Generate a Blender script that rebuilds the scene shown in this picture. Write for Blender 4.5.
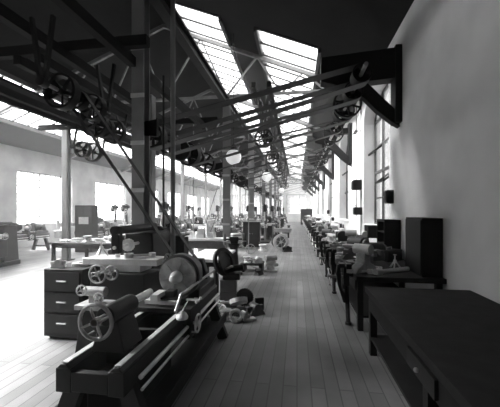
import bpy, bmesh, math, random
from mathutils import Vector, Matrix, Quaternion
random.seed(7)
PI = math.pi
scene = bpy.context.scene
for o in list(bpy.data.objects): bpy.data.objects.remove(o)

# ------------------------------------------------------------------ camera, sky, exposure
cam_d = bpy.data.cameras.new('camera'); cam = bpy.data.objects.new('camera', cam_d)
scene.collection.objects.link(cam); scene.camera = cam
cam_d.sensor_width = 36; cam_d.lens = 310*36/500; cam_d.clip_end = 300; cam_d.clip_start = .02
cam_d.shift_y = 6.5/500
cam.location = (0, 0, 1.8); cam.rotation_euler = (PI/2, 0, math.atan(47/310))
world = bpy.data.worlds.new('world'); scene.world = world; world.use_nodes = True
wn = world.node_tree; bgn = wn.nodes['Background']
sky = wn.nodes.new('ShaderNodeTexCoord'); sp = wn.nodes.new('ShaderNodeSeparateXYZ')
mr = wn.nodes.new('ShaderNodeMapRange'); mr.inputs[1].default_value = -.1; mr.inputs[2].default_value = .8
mr.inputs[3].default_value = .75; mr.inputs[4].default_value = 1.0
cb = wn.nodes.new('ShaderNodeCombineColor')
wn.links.new(sky.outputs['Generated'], sp.inputs[0]); wn.links.new(sp.outputs['Z'], mr.inputs[0])
for i in range(3): wn.links.new(mr.outputs[0], cb.inputs[i])
wn.links.new(cb.outputs[0], bgn.inputs[0]); bgn.inputs[1].default_value = 1.2
sun_d = bpy.data.lights.new('sun', 'SUN'); sun_d.energy = 105; sun_d.angle = .7; sun = bpy.data.objects.new('sun', sun_d); scene.collection.objects.link(sun)
sun.location = (-30, 20, 40); sun.rotation_euler = Vector((-1, .12, 1.0)).to_track_quat('Z', 'Y').to_euler()
vs = scene.view_settings; vs.view_transform = 'Standard'; vs.look = 'None'; vs.gamma = 1; vs.use_curve_mapping = False
vs.exposure = 0.68

# ------------------------------------------------------------------ materials (all neutral greys: the place was photographed in black and white)
MATS = {}
def mat(name, v, rough=.6, metal=0, noise=.35, scale=6, v2=None, bump=0, spec=.5):
    m = bpy.data.materials.new(name); m.use_nodes = True; nt = m.node_tree; b = nt.nodes['Principled BSDF']
    tc = nt.nodes.new('ShaderNodeTexCoord'); n = nt.nodes.new('ShaderNodeTexNoise'); n.inputs['Scale'].default_value = scale; n.inputs['Detail'].default_value = 6
    cr = nt.nodes.new('ShaderNodeValToRGB'); lo = v*(1-noise) if v2 is None else v2
    cr.color_ramp.elements[0].position = .35; cr.color_ramp.elements[1].position = .68
    cr.color_ramp.elements[0].color = (lo, lo, lo, 1); cr.color_ramp.elements[1].color = (v, v, v, 1)
    nt.links.new(tc.outputs['Object'], n.inputs['Vector']); nt.links.new(n.outputs['Fac'], cr.inputs['Fac']); nt.links.new(cr.outputs['Color'], b.inputs['Base Color'])
    b.inputs['Roughness'].default_value = rough; b.inputs['Metallic'].default_value = metal
    b.inputs['Specular IOR Level'].default_value = spec
    if bump:
        bp = nt.nodes.new('ShaderNodeBump'); bp.inputs['Strength'].default_value = bump; bp.inputs['Distance'].default_value = .02
        nt.links.new(n.outputs['Fac'], bp.inputs['Height']); nt.links.new(bp.outputs['Normal'], b.inputs['Normal'])
    MATS[name] = m; return m
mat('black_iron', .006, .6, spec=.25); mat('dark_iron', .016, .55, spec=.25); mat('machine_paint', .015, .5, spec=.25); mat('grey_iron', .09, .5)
mat('steel', .75, .35, .35, .3); mat('dull_steel', .4, .45, .3, .5); mat('bright_casting', .65, .6); mat('pale_paint', .62, .5, 0, .2)
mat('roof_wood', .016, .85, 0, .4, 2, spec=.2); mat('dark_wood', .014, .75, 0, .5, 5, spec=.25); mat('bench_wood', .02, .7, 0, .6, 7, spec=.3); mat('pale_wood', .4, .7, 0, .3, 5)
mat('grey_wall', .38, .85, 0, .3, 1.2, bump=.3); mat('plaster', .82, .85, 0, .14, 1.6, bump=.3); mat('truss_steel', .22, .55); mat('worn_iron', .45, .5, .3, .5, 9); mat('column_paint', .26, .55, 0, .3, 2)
mat('leather', .025, .6, 0, .4, 9); mat('frame_paint', .05, .5); mat('white_top', .8, .5, 0, .12, 3)
def opal_mat():
    m = bpy.data.materials.new('opal_glass'); m.use_nodes = True; nt = m.node_tree; b = nt.nodes['Principled BSDF']
    b.inputs['Base Color'].default_value = (.85, .85, .85, 1); b.inputs['Roughness'].default_value = .35; b.inputs['Emission Color'].default_value = (1, 1, 1, 1); b.inputs['Emission Strength'].default_value = .3
    MATS['opal_glass'] = m
opal_mat()
def floor_mat():
    m = bpy.data.materials.new('floor_boards'); m.use_nodes = True; nt = m.node_tree; b = nt.nodes['Principled BSDF']
    tc = nt.nodes.new('ShaderNodeTexCoord'); mp = nt.nodes.new('ShaderNodeMapping'); mp.inputs['Rotation'].default_value = (0, 0, PI/2)
    br = nt.nodes.new('ShaderNodeTexBrick'); br.inputs['Scale'].default_value = 1; br.inputs['Brick Width'].default_value = 3.2; br.inputs['Row Height'].default_value = .14
    br.inputs['Mortar Size'].default_value = .007; br.inputs['Mortar Smooth'].default_value = .3
    br.inputs['Color1'].default_value = (.2, .2, .2, 1); br.inputs['Color2'].default_value = (.13, .13, .13, 1); br.inputs['Mortar'].default_value = (.07, .07, .07, 1)
    n = nt.nodes.new('ShaderNodeTexNoise'); n.inputs['Scale'].default_value = 1.3; n.inputs['Detail'].default_value = 8
    mr = nt.nodes.new('ShaderNodeMapRange'); mr.inputs[1].default_value = .3; mr.inputs[2].default_value = .7; mr.inputs[3].default_value = .6; mr.inputs[4].default_value = 1.15
    mx = nt.nodes.new('ShaderNodeMix'); mx.data_type = 'RGBA'; mx.blend_type = 'MULTIPLY'; mx.inputs[0].default_value = 1
    nt.links.new(tc.outputs['Object'], mp.inputs[0]); nt.links.new(mp.outputs[0], br.inputs['Vector']); nt.links.new(tc.outputs['Object'], n.inputs['Vector'])
    nt.links.new(n.outputs['Fac'], mr.inputs[0]); nt.links.new(br.outputs['Color'], mx.inputs[6]); nt.links.new(mr.outputs[0], mx.inputs[7])
    nt.links.new(mx.outputs[2], b.inputs['Base Color']); b.inputs['Roughness'].default_value = .5
    MATS['floor_boards'] = m
floor_mat()
def glass_mat():
    m = bpy.data.materials.new('dusty_glass'); m.use_nodes = True; nt = m.node_tree; nt.nodes.clear()
    o = nt.nodes.new('ShaderNodeOutputMaterial'); t = nt.nodes.new('ShaderNodeBsdfTransparent'); d = nt.nodes.new('ShaderNodeBsdfTranslucent')
    t.inputs[0].default_value = (.9, .9, .9, 1); d.inputs[0].default_value = (.5, .5, .5, 1)
    n = nt.nodes.new('ShaderNodeTexNoise'); n.inputs['Scale'].default_value = 1.2; tc = nt.nodes.new('ShaderNodeTexCoord')
    mr = nt.nodes.new('ShaderNodeMapRange'); mr.inputs[1].default_value = .3; mr.inputs[2].default_value = .7; mr.inputs[3].default_value = .15; mr.inputs[4].default_value = .4
    mx = nt.nodes.new('ShaderNodeMixShader'); g = nt.nodes.new('ShaderNodeBsdfGlossy'); g.inputs['Roughness'].default_value = .1; m2 = nt.nodes.new('ShaderNodeMixShader'); m2.inputs[0].default_value = .04
    nt.links.new(tc.outputs['Object'], n.inputs['Vector']); nt.links.new(n.outputs['Fac'], mr.inputs[0]); nt.links.new(mr.outputs[0], mx.inputs[0])
    nt.links.new(t.outputs[0], mx.inputs[1]); nt.links.new(d.outputs[0], mx.inputs[2]); nt.links.new(mx.outputs[0], m2.inputs[1]); nt.links.new(g.outputs[0], m2.inputs[2]); nt.links.new(m2.outputs[0], o.inputs[0])
    MATS['dusty_glass'] = m
glass_mat()

# ------------------------------------------------------------------ mesh helpers
def frame_of(d):
    d = Vector(d).normalized(); u = d.orthogonal().normalized() if abs(d.z) > .99 else d.cross(Vector((0, 0, 1))).normalized()
    return d, u, d.cross(u)
class MB:
    """collects shapes and links them as one mesh object"""
    def __init__(s): s.b = bmesh.new()
    def add(s, vs, fs):
        v = [s.b.verts.new(p) for p in vs]
        for f in fs:
            try: s.b.faces.new([v[i] for i in f])
            except ValueError: pass
        return s
    def box(s, x0, x1, y0, y1, z0, z1):
        return s.add([(x, y, z) for z in (z0, z1) for y in (y0, y1) for x in (x0, x1)],
                     [(0, 2, 3, 1), (4, 5, 7, 6), (0, 1, 5, 4), (2, 6, 7, 3), (0, 4, 6, 2), (1, 3, 7, 5)])
    def taper(s, c, lo, hi, z0, z1):
        x, y = c
        v = [(x+sx*w, y+sy*h, z) for (w, h), z in ((lo, z0), (hi, z1)) for sy in (-1, 1) for sx in (-1, 1)]
        return s.add(v, [(0, 2, 3, 1), (4, 5, 7, 6), (0, 1, 5, 4), (2, 6, 7, 3), (0, 4, 6, 2), (1, 3, 7, 5)])
    def bar(s, p, q, w, h=None):
        p, q = Vector(p), Vector(q); h = h or w; d, u, n = frame_of(q-p); v = []
        for e in (p, q):
            for a, c in ((-1, -1), (1, -1), (1, 1), (-1, 1)): v.append(e+u*a*w/2+n*c*h/2)
        return s.add(v, [(0, 3, 2, 1), (4, 5, 6, 7), (0, 1, 5, 4), (1, 2, 6, 5), (2, 3, 7, 6), (3, 0, 4, 7)])
    def lathe(s, c, axis, prof, seg=16):
        """prof: list of (distance along the axis, radius)"""
        c = Vector(c); d, u, n = frame_of(axis); vs = []
        for t, r in prof:
            for k in range(seg):
                a = 2*PI*k/seg; vs.append(c+d*t+(u*math.cos(a)+n*math.sin(a))*max(r, .0004))
        fs = [(i*seg+k, i*seg+(k+1) % seg, (i+1)*seg+(k+1) % seg, (i+1)*seg+k) for i in range(len(prof)-1) for k in range(seg)]
        fs.append(tuple(range(seg))[::-1]); fs.append(tuple((len(prof)-1)*seg+k for k in range(seg)))
        return s.add(vs, fs)
    def cyl(s, p, q, r, seg=12, r2=None):
        p, q = Vector(p), Vector(q); return s.lathe(p, q-p, [(0, r), ((q-p).length, r if r2 is None else r2)], seg)
    def tube(s, pts, r, seg=8):
        for a, b in zip(pts, pts[1:]): s.cyl(a, b, r, seg)
        for a in pts[1:-1]: s.ball(a, r*1.02, 8, 6)
        return s
    def ball(s, c, r, seg=16, rings=10, sc=(1, 1, 1)):
        c = Vector(c); vs = [c+Vector((0, 0, -r*sc[2]))]
        for i in range(1, rings):
            p = PI*i/rings
            for k in range(seg):
                a = 2*PI*k/seg; vs.append(c+Vector((r*math.sin(p)*math.cos(a)*sc[0], r*math.sin(p)*math.sin(a)*sc[1], -r*math.cos(p)*sc[2])))
        vs.append(c+Vector((0, 0, r*sc[2]))); L = len(vs)-1; fs = []
        for k in range(seg):
            fs.append((0, 1+(k+1) % seg, 1+k)); fs.append((L, L-seg+k, L-seg+(k+1) % seg))
            for i in range(rings-2):
                a = 1+i*seg; fs.append((a+k, a+(k+1) % seg, a+seg+(k+1) % seg, a+seg+k))
        return s.add(vs, fs)
    def torus(s, c, axis, R, r, seg=24, rs=8):
        c = Vector(c); d, u, n = frame_of(axis); vs = []
        for i in range(seg):
            a = 2*PI*i/seg; o = u*math.cos(a)+n*math.sin(a)
            for j in range(rs):
                b = 2*PI*j/rs; vs.append(c+o*(R+r*math.cos(b))+d*r*math.sin(b))
        return s.add(vs, [(i*rs+j, ((i+1) % seg)*rs+j, ((i+1) % seg)*rs+(j+1) % rs, i*rs+(j+1) % rs) for i in range(seg) for j in range(rs)])
    def ring(s, c, axis, ro, ri, w, seg=28):
        c = Vector(c); d, u, n = frame_of(axis); vs = []
        for i in range(seg):
            a = 2*PI*i/seg; o = u*math.cos(a)+n*math.sin(a)
            for r, t in ((ro, -w/2), (ro, w/2), (ri, w/2), (ri, -w/2)): vs.append(c+o*r+d*t)
        return s.add(vs, [(i*4+j, ((i+1) % seg)*4+j, ((i+1) % seg)*4+(j+1) % 4, i*4+(j+1) % 4) for i in range(seg) for j in range(4)])
    def wheel(s, c, axis, r, w, spokes=5, rim=.12, hub=.2):
        c = Vector(c); d, u, n = frame_of(axis); s.ring(c, axis, r, r*(1-rim), w); s.cyl(c-d*w*.7, c+d*w*.7, r*hub, 14)
        for k in range(spokes):
            a = 2*PI*k/spokes+.3; o = u*math.cos(a)+n*math.sin(a); s.bar(c+o*r*hub*.8, c+o*r*(1-rim*.5), r*.1, w*.35)
        return s
    def handwheel(s, c, axis, r, t=.012, spokes=4):
        c = Vector(c); d, u, n = frame_of(axis); s.torus(c, axis, r, t); s.cyl(c-d*.03, c+d*.02, t*2.2, 10)
        for k in range(spokes):
            a = 2*PI*k/spokes+.4; o = u*math.cos(a)+n*math.sin(a); s.cyl(c, c+o*r, t*.7, 6)
        o = u*math.cos(1)+n*math.sin(1); s.cyl(c+o*r, c+o*r-d*.08, t*.9, 8); return s
    def gear(s, c, axis, r, w, teeth=20):
        c = Vector(c); d, u, n = frame_of(axis); s.cyl(c-d*w/2, c+d*w/2, r*.9, 24); s.cyl(c-d*w*.8, c+d*w*.8, r*.3, 12)
        for k in range(teeth):
            a = 2*PI*k/teeth; o = u*math.cos(a)+n*math.sin(a); s.bar(c+o*r*.86-d*w*.5, c+o*r*.86+d*w*.5, r*.16, r*.16)
        return s
    def prism(s, pts, axis, a, b):
        """polygon pts in the plane across axis (0: YZ, 1: XZ, 2: XY), from a to b"""
        def P(p, t): return (t, p[0], p[1]) if axis == 0 else (p[0], t, p[1]) if axis == 1 else (p[0], p[1], t)
        n = len(pts); return s.add([P(p, a) for p in pts]+[P(p, b) for p in pts], [tuple(range(n)), tuple(range(n, 2*n))[::-1]]+[(i, (i+1) % n, n+(i+1) % n, n+i) for i in range(n)])
    def build(s, name, m, parent=None, smooth=True, bevel=0):
        bmesh.ops.recalc_face_normals(s.b, faces=s.b.faces); me = bpy.data.meshes.new(name); s.b.to_mesh(me); s.b.free()
        me.materials.append(MATS[m])
        if smooth:
            me.shade_smooth(); me.set_sharp_from_angle(angle=.7)
        o = bpy.data.objects.new(name, me); scene.collection.objects.link(o); o.parent = parent
        if bevel:
            md = o.modifiers.new('bevel', 'BEVEL'); md.width = bevel; md.segments = 2; md.limit_method = 'ANGLE'
        return o
SEEN = {}
def tag(o, label, cat, group=None, kind=None):
    o['label'] = label; o['category'] = cat
    if group: o['group'] = group
    if kind: o['kind'] = kind
    SEEN.setdefault(label, []).append(o.name); return o
def thing(name, label, cat, loc=(0, 0, 0), rz=0, group=None):
    o = bpy.data.objects.new(name, None); scene.collection.objects.link(o); o.empty_display_size = .1
    o.location = loc; o.rotation_euler = (0, 0, rz); return tag(o, label, cat, group)
def dup(root, loc, rz, label, group=None, sc=1):
    m = {root: root.copy()}; r = m[root]; scene.collection.objects.link(r)
    for ch in list(root.children):
        c = ch.copy(); scene.collection.objects.link(c); c.parent = r
        for g in list(ch.children):
            d = g.copy(); scene.collection.objects.link(d); d.parent = c
    r.location = loc; r.rotation_euler = (0, 0, rz); r.scale = (sc, sc, sc)
    tag(r, label, root['category'], group or root.get('group')); return r
def struct(name, mb, m, parent=None, **k):
    o = mb.build(name, m, parent, **k)
    if parent is None: o['kind'] = 'structure'
    return o
ORD = ['nearest', 'second', 'third', 'fourth', 'fifth', 'sixth', 'seventh', 'eighth', 'ninth', 'tenth', 'eleventh', 'twelfth', 'thirteenth', 'fourteenth', 'fifteenth', 'sixteenth']
def ordn(i): return 'nearest' if i == 0 else ORD[i]+' nearest'

# ------------------------------------------------------------------ the building
BAY = 5.73; XW = 2.1; XL = -13.0; Y0, Y1 = -3.0, 48.0; XR = -4.5
def roofz(x): return 6.44-.4*x if x > XR else 10.04-.4*abs(x)
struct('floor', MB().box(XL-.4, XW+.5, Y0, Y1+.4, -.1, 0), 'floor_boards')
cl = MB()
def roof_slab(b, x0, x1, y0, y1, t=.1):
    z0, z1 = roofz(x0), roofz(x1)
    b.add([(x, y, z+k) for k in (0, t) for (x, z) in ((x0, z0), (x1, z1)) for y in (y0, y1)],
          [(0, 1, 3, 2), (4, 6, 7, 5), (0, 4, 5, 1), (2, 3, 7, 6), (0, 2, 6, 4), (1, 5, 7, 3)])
GY0, GY1 = 8.6, 47.4; GC = 1.6  # near stretch of left skylight added out of view to brighten the foreground
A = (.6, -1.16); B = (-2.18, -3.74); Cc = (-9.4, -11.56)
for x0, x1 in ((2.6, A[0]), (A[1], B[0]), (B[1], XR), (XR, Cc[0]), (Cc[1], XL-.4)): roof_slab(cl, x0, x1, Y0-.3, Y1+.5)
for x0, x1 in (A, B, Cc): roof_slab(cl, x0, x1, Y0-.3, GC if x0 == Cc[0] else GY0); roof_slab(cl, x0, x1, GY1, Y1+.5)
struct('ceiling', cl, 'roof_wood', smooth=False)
def skylight(n, x0, x1, GY0=GY0):
    w = MB()
    for x in (x0, x1): w.bar((x, GY0, roofz(x)-.02), (x, GY1, roofz(x)-.02), .09, .22)
    k = int((GY1-GY0)/.72)
    for i in range(k+1):
        y = GY0+(GY1-GY0)*i/k; w.bar((x0, y, roofz(x0)+.02), (x1, y, roofz(x1)+.02), .075, .09)
    f = struct('window_%d' % n, w, 'frame_paint', smooth=False)
    g = MB(); roof_slab(g, x0, x1, GY0, GY1, .012); g.build('pane', 'dusty_glass', f, smooth=False)
skylight(1, *A); skylight(2, *B); skylight(3, *Cc, GC)
# right wall with arched openings
WY = [7.55+BAY*i for i in range(7)]; WW = 2.75; SILL = 1.35; SPR = 4.5; RISE = .75; TOP = 5.7
wr = MB(); prev = Y0; XO = XW+.5
def arch(y0, y1, n=12):
    c = (y0+y1)/2; h = (y1-y0)/2
    return [(c-h*math.cos(PI*i/n), SPR+RISE*math.sin(PI*i/n)) for i in range(n+1)]
for y in WY:
    wr.box(XW, XO, prev, y, 0, TOP); wr.box(XW, XO, y, y+WW, 0, SILL)
    pts = arch(y, y+WW)
    for a, b in zip(pts, pts[1:]): wr.prism([a, b, (b[0], TOP), (a[0], TOP)], 0, XW, XO)
    prev = y+WW
wr.box(XW, XO, prev, Y1, 0, TOP)
struct('wall_right', wr, 'plaster', smooth=False)
def window(n, y, glassx=XW+.36):
    f = MB(); y0, y1 = y, y+WW; pts = arch(y0+.03, y1-.03)
    for a, b in zip(pts, pts[1:]): f.bar((glassx, a[0], a[1]-.03), (glassx, b[0], b[1]-.03), .07)
    for yy in (y0+.04, y0+WW/3, y0+WW*2/3, y1-.04): 
        top = SPR+ (RISE*math.sqrt(max(0, 1-((yy-(y0+y1)/2)/(WW/2))**2)))
        f.bar((glassx, yy, SILL), (glassx, yy, top), .06)
    for k in range(5):
        z = SILL+.03+(SPR-SILL)*k/4; f.bar((glassx, y0, z), (glassx, y1, z), .07 if k % 2 == 0 else .04)
    o = struct('window_%d' % n, f, 'frame_paint', smooth=False)
    p = MB(); c = (y0+y1)/2; ring = [(y0+.02, SILL)]+pts+[(y1-.02, SILL)]; p.prism(ring, 0, glassx-.006, glassx+.006); p.build('pane', 'dusty_glass', o, smooth=False)
    for yy, z in ((y0+WW*.5, SILL+1.35), (y0+WW*.83, SILL+2.3)):   # tilted ventilating sashes
        s = MB(); h = WW/6-.05
        a, b = (glassx-.22, z-.12), (glassx+.1, z+.12)
        s.bar((a[0], yy-h, a[1]), (a[0], yy+h, a[1]), .05); s.bar((b[0], yy-h, b[1]), (b[0], yy+h, b[1]), .05)
        for e in (-1, 1): s.bar((a[0], yy+e*h, a[1]), (b[0], yy+e*h, b[1]), .05)
        s.build('window_sash', 'black_iron', o, smooth=False)
    s = MB().box(XW-.04, XW+.33, y0-.04, y1+.04, SILL-.05, SILL+.012); s.build('window_sill', 'plaster', o, smooth=False)
for i, y in enumerate(WY): window(4+i, y)
# left wall with square windows
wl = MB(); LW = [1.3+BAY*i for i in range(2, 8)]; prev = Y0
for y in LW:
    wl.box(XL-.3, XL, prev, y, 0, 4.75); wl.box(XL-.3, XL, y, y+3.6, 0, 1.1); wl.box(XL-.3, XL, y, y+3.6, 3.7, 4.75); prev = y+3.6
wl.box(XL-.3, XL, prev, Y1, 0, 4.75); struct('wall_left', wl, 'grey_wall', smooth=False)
def grid_window(n, p0, p1, z0, z1, nu, nz):
    p0, p1 = Vector(p0), Vector(p1); f = MB()
    for i in range(nu+1):
        p = p0.lerp(p1, i/nu); f.bar((p.x, p.y, z0), (p.x, p.y, z1), .05 if i in (0, nu) or i % 4 == 0 else .025)
    for k in range(nz+1):
        z = z0+(z1-z0)*k/nz; f.bar((p0.x, p0.y, z), (p1.x, p1.y, z), .05 if k in (0, nz) else .025)
    o = struct('window_%d' % n, f, 'frame_paint', smooth=False)
    MB().bar((p0.x, p0.y, (z0+z1)/2), (p1.x, p1.y, (z0+z1)/2), .012, z1-z0).build('pane', 'dusty_glass', o, smooth=False)
nw = 4+len(WY)
for y in LW: grid_window(nw, (XL-.15, y, 0), (XL-.15, y+3.6, 0), 1.1, 3.7, 10, 7); nw += 1
# far gable wall
wf = MB(); fx = [(-12.2, -9.4), (-8.6, -5.8), (-5.0, -2.2), (-1.6, 1.4)]; prev = XL-.3
for a, b in fx:
    for x0, x1, z0, z1 in ((prev, a, 0, 4.7), (a, b, 0, 1.2), (a, b, 4.2, 4.7)): wf.box(x0, x1, Y1, Y1+.35, z0, z1)
    prev = b
wf.box(prev, XO, Y1, Y1+.35, 0, 4.7)
wf.prism([(XL-.3, 4.7), (XO, 4.7), (XO, roofz(XO)), (XR, roofz(XR)), (XL-.3, roofz(XL-.3)+.01)], 1, Y1, Y1+.35)
struct('wall_far', wf, 'plaster', smooth=False)
for a, b in fx: grid_window(nw, (a, Y1+.15, 0), (b, Y1+.15, 0), 1.2, 4.2, 6, 6); nw += 1
wb = MB(); wb.prism([(XL-.4, 0), (XO, 0), (XO, roofz(XO)), (XR, roofz(XR)), (XL-.4, roofz(XL-.4))], 1, Y0-.3, Y0); struct('wall_back', wb, 'plaster', smooth=False)

# ------------------------------------------------------------------ roof trusses, columns
CY = [4.3+BAY*i for i in range(8)]; CY[0] = 5.0
CX, CX2 = -2.3, -8.2
def truss(y, i):
    t = thing('roof_truss', '%s steel roof truss spanning the shop above the column rows' % ordn(i), 'roof truss', (0, y, 0), 0, 'roof trusses')
    zc = 5.56
    c = MB(); c.bar((XW, 0, zc), (XL+2.6, 0, zc), .07, .09); c.bar((XL+2.6, 0, zc), (XL+.02, 0, 4.6), .07); c.build('bottom_chord', 'truss_steel', t)
    r = MB()
    for a, b in ((XW, XR), (XR, XL+.02)): r.bar((a, 0, roofz(a)-.16 if a != XR else roofz(XR)-.16), (b, 0, roofz(b)-.16), .1, .12)
    r.build('rafter', 'truss_steel', t)
    nodes = [(.9, 0), (-.5, 0), (-2.3, 0), (-4.5, 0), (-6.4, 0), (-8.2, 0), (-10.2, 0)]; tops = [0.2, -1.3, -3.2, -5.4, -7.2, -9.3]
    for j, tx in enumerate(tops):
        for k in (j, j+1):
            MB().bar((nodes[k][0], 0, zc), (tx, 0, roofz(tx)-.17), .05).build('strut', 'truss_steel', t)
for i, y in enumerate(CY[1:]): truss(y, i)
def column(label, x, y, zt, group, pair=True):
    t = thing('column', label, 'column', (x, y, 0), 0, group)
    for dx in (0,):
        b = MB(); w = .11 if pair else .1
        b.box(dx-w, dx+w, -.11, -.095, 0, zt); b.box(dx-w, dx+w, .095, .11, 0, zt); b.box(dx-.012, dx+.012, -.095, .095, 0, zt); b.build('column_shaft', 'column_paint', t, smooth=False)
    if pair:
        for z in (.5, 1.3, 2.1, 2.9, 3.7, 4.5): MB().box(-.12, .12, -.125, -.11, z, z+.07).build('batten_plate', 'pale_paint', t, smooth=False)
    MB().box(-.2, .2, -.2, .2, 0, .03).build('base_plate', 'dark_iron', t, smooth=False)
    return t
for i, y in enumerate(CY):
    column('%s broad steel column in the row beside the aisle' % ordn(i), CX if i else -2.66, y, 5.5 if i else roofz(CX)-.05, 'columns beside the aisle')
for i, y in enumerate(CY[1:]):
    column('%s slender column in the far row near the left windows' % ordn(i), CX2, y, 5.5, 'columns of the left row', False)
# longitudinal beams on the columns
for x, s in ((CX, 'beside the aisle'), (CX2, 'of the far left row')):
    b = MB(); b.box(x-.09, x+.09, 2, Y1, 5.22, 5.25); b.box(x-.09, x+.09, 2, Y1, 5.46, 5.49); b.box(x-.012, x+.012, 2, Y1, 5.25, 5.46)
    tag(b.build('longitudinal_beam', 'dark_iron', None, smooth=False), 'long dark steel beam running over the columns '+s, 'beam')
tag(MB().cyl((-2.13, 5.12, 0), (-2.13, 5.12, roofz(-2.13)-.02), .042, 14).build('vertical_pipe', 'column_paint'), 'tall grey round pipe standing just right of the nearest broad column', 'pipe')

# ------------------------------------------------------------------ line shafts, brackets, belts
SX, SZ = 1.1, 4.15; LX, LZ = -2.75, 3.22
BRY = [6.8+BAY*i for i in range(7)]
def bracket(y, i):
    t = thing('wall_bracket', '%s black iron shaft bracket bolted high on the right wall' % ordn(i), 'bracket', (0, y, 0), 0, 'shaft brackets on the right wall')
    MB().box(XW-.13, XW, -.17, .17, 3.58, 5.15).build('wall_plate', 'black_iron', t, bevel=.01)
    arm = [(XW-.13, 5.1), (.5, 5.0), (.5, 4.5), (1.0, 4.34), (1.5, 4.45), (XW-.13, 4.48)] if i == 0 else [(XW-.13, 4.98), (.6, 4.9), (.6, 4.66), (.95, 4.58), (1.4, 4.74), (XW-.13, 4.78)]
    MB().prism(arm, 1, -.15, .15).build('arm', 'black_iron', t, bevel=.01)
    MB().prism([(XW-.02, 3.5), (1.9, 3.62), (1.62, 3.86), (1.38, 4.12), (1.05, 4.34), (.7, 4.44), (.7, 4.68), (1.1, 4.66), (1.42, 4.46), (1.7, 4.16), (XW-.13, 3.88)], 1, -.1, .1).build('brace', 'black_iron', t, bevel=.01)
    h = MB(); h.bar((SX-.13, 0, 4.62), (SX-.06, 0, SZ), .06); h.bar((SX+.13, 0, 4.62), (SX+.06, 0, SZ), .06); h.cyl((SX, -.12, SZ), (SX, .12, SZ), .075, 14); h.build('shaft_bearing', 'black_iron', t)
for i, y in enumerate(BRY): bracket(y, i)
def belt(label, y, c1, r1, c2, r2, w=.09, group='flat drive belts', th=.008, mt='leather'):
    """closed flat belt round two pulleys whose axes run along Y"""
    a, b = Vector((c1[0], c1[1])), Vector((c2[0], c2[1])); d = b-a; L = d.length; ang = math.atan2(d.y, d.x); be = math.acos(max(-1, min(1, (r1-r2)/L)))
    pts = []
    for k in range(9): 
        t = ang+be+(2*PI-2*be)*k/8; pts.append((a.x+(r1+.002)*math.cos(t), a.y+(r1+.002)*math.sin(t)))
    for k in range(9):
        t = ang-be+2*be*k/8; pts.append((b.x+(r2+.002)*math.cos(t), b.y+(r2+.002)*math.sin(t)))
    n = len(pts); cx = [Vector(p) for p in pts]; out = []
    for i in range(n):
        tg = (cx[(i+1) % n]-cx[i-1]).normalized(); out.append(cx[i]+Vector((tg.y, -tg.x))*th)
    vs = [(p[0], y+s*w/2, p[1]) for s in (-1, 1) for p in list(cx)+out]; m = 2*n; fs = []
    for i in range(n):
        j = (i+1) % n; fs += [(i, j, m+j, m+i), (n+i, m+n+i, m+n+j, n+j), (i, n+i, n+j, j), (m+i, m+j, m+n+j, m+n+i)]
    o = MB().add(vs, fs).build('drive_belt', mt); return tag(o, label, 'belt', group)
rs = thing('line_shaft', 'long overhead line shaft carried on the brackets along the right wall', 'line shaft', (SX, 0, SZ))
MB().cyl((0, 5.2, 0), (0, 45.5, 0), .035, 12).build('shaft', 'dull_steel', rs)
ls = thing('line_shaft', 'long overhead line shaft hung left of the columns beside the aisle', 'line shaft', (LX, 0, LZ))
MB().cyl((0, 5.32, 0), (0, 45.5, 0), .035, 12).build('shaft', 'dull_steel', ls)
BY = [5.65, 6.44, 7.7, 9.1, 10.9, 13.5, 15.3, 17.3, 19.8, 22.6, 26, 30, 34]
for i, y in enumerate(BY):
    r1 = (.16, .18, .24, .17)[i % 4]; r2 = (.24, .2, .28, .3)[i % 4]
    MB().wheel((0, y, 0), (0, 1, 0), r1, .28 if y < 8 else .2).build('pulley', 'black_iron', rs)
    MB().wheel((0, y, 0), (0, 1, 0), r2, .28 if y < 8 else .2).build('pulley', 'black_iron', ls)
    belt('%s belt reaching across the aisle between the two line shafts' % ordn(i), y, (SX, SZ), r1, (LX, LZ), r2, .26 if y < 8 else .19)
for y in (7.12, 9.7, 14.4, 20.9, 24): MB().wheel((0, y, 0), (0, 1, 0), .31, .1, 6).build('pulley', 'black_iron', rs)
for y in (7.05, 8.2, 12.2, 15, 18.3): MB().lathe((0, y, 0), (0, 1, 0), [(0, .1), (0, .24), (.09, .24), (.09, .19), (.18, .19), (.18, .14), (.27, .14), (.27, .1)], 24).build('cone_pulley', 'dark_iron', ls)
# hangers of the left shaft
for i, y in enumerate([y+(.3 if k else .42) for k, y in enumerate(CY)]):
    t = thing('shaft_hanger', '%s iron hanger holding the left line shaft beside a column' % ordn(i), 'hanger', (CX, y-.3, 0), 0, 'hangers of the left line shaft')
    MB().prism([(-.11, LZ-.14), (-.11, LZ+.16), (LX-CX-.05, LZ+.1), (LX-CX-.05, LZ-.1)], 1, -.04, .04).build('arm', 'black_iron', t)
    MB().cyl((LX-CX, -.11, LZ), (LX-CX, .11, LZ), .075, 14).build('shaft_bearing', 'black_iron', t)
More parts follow.
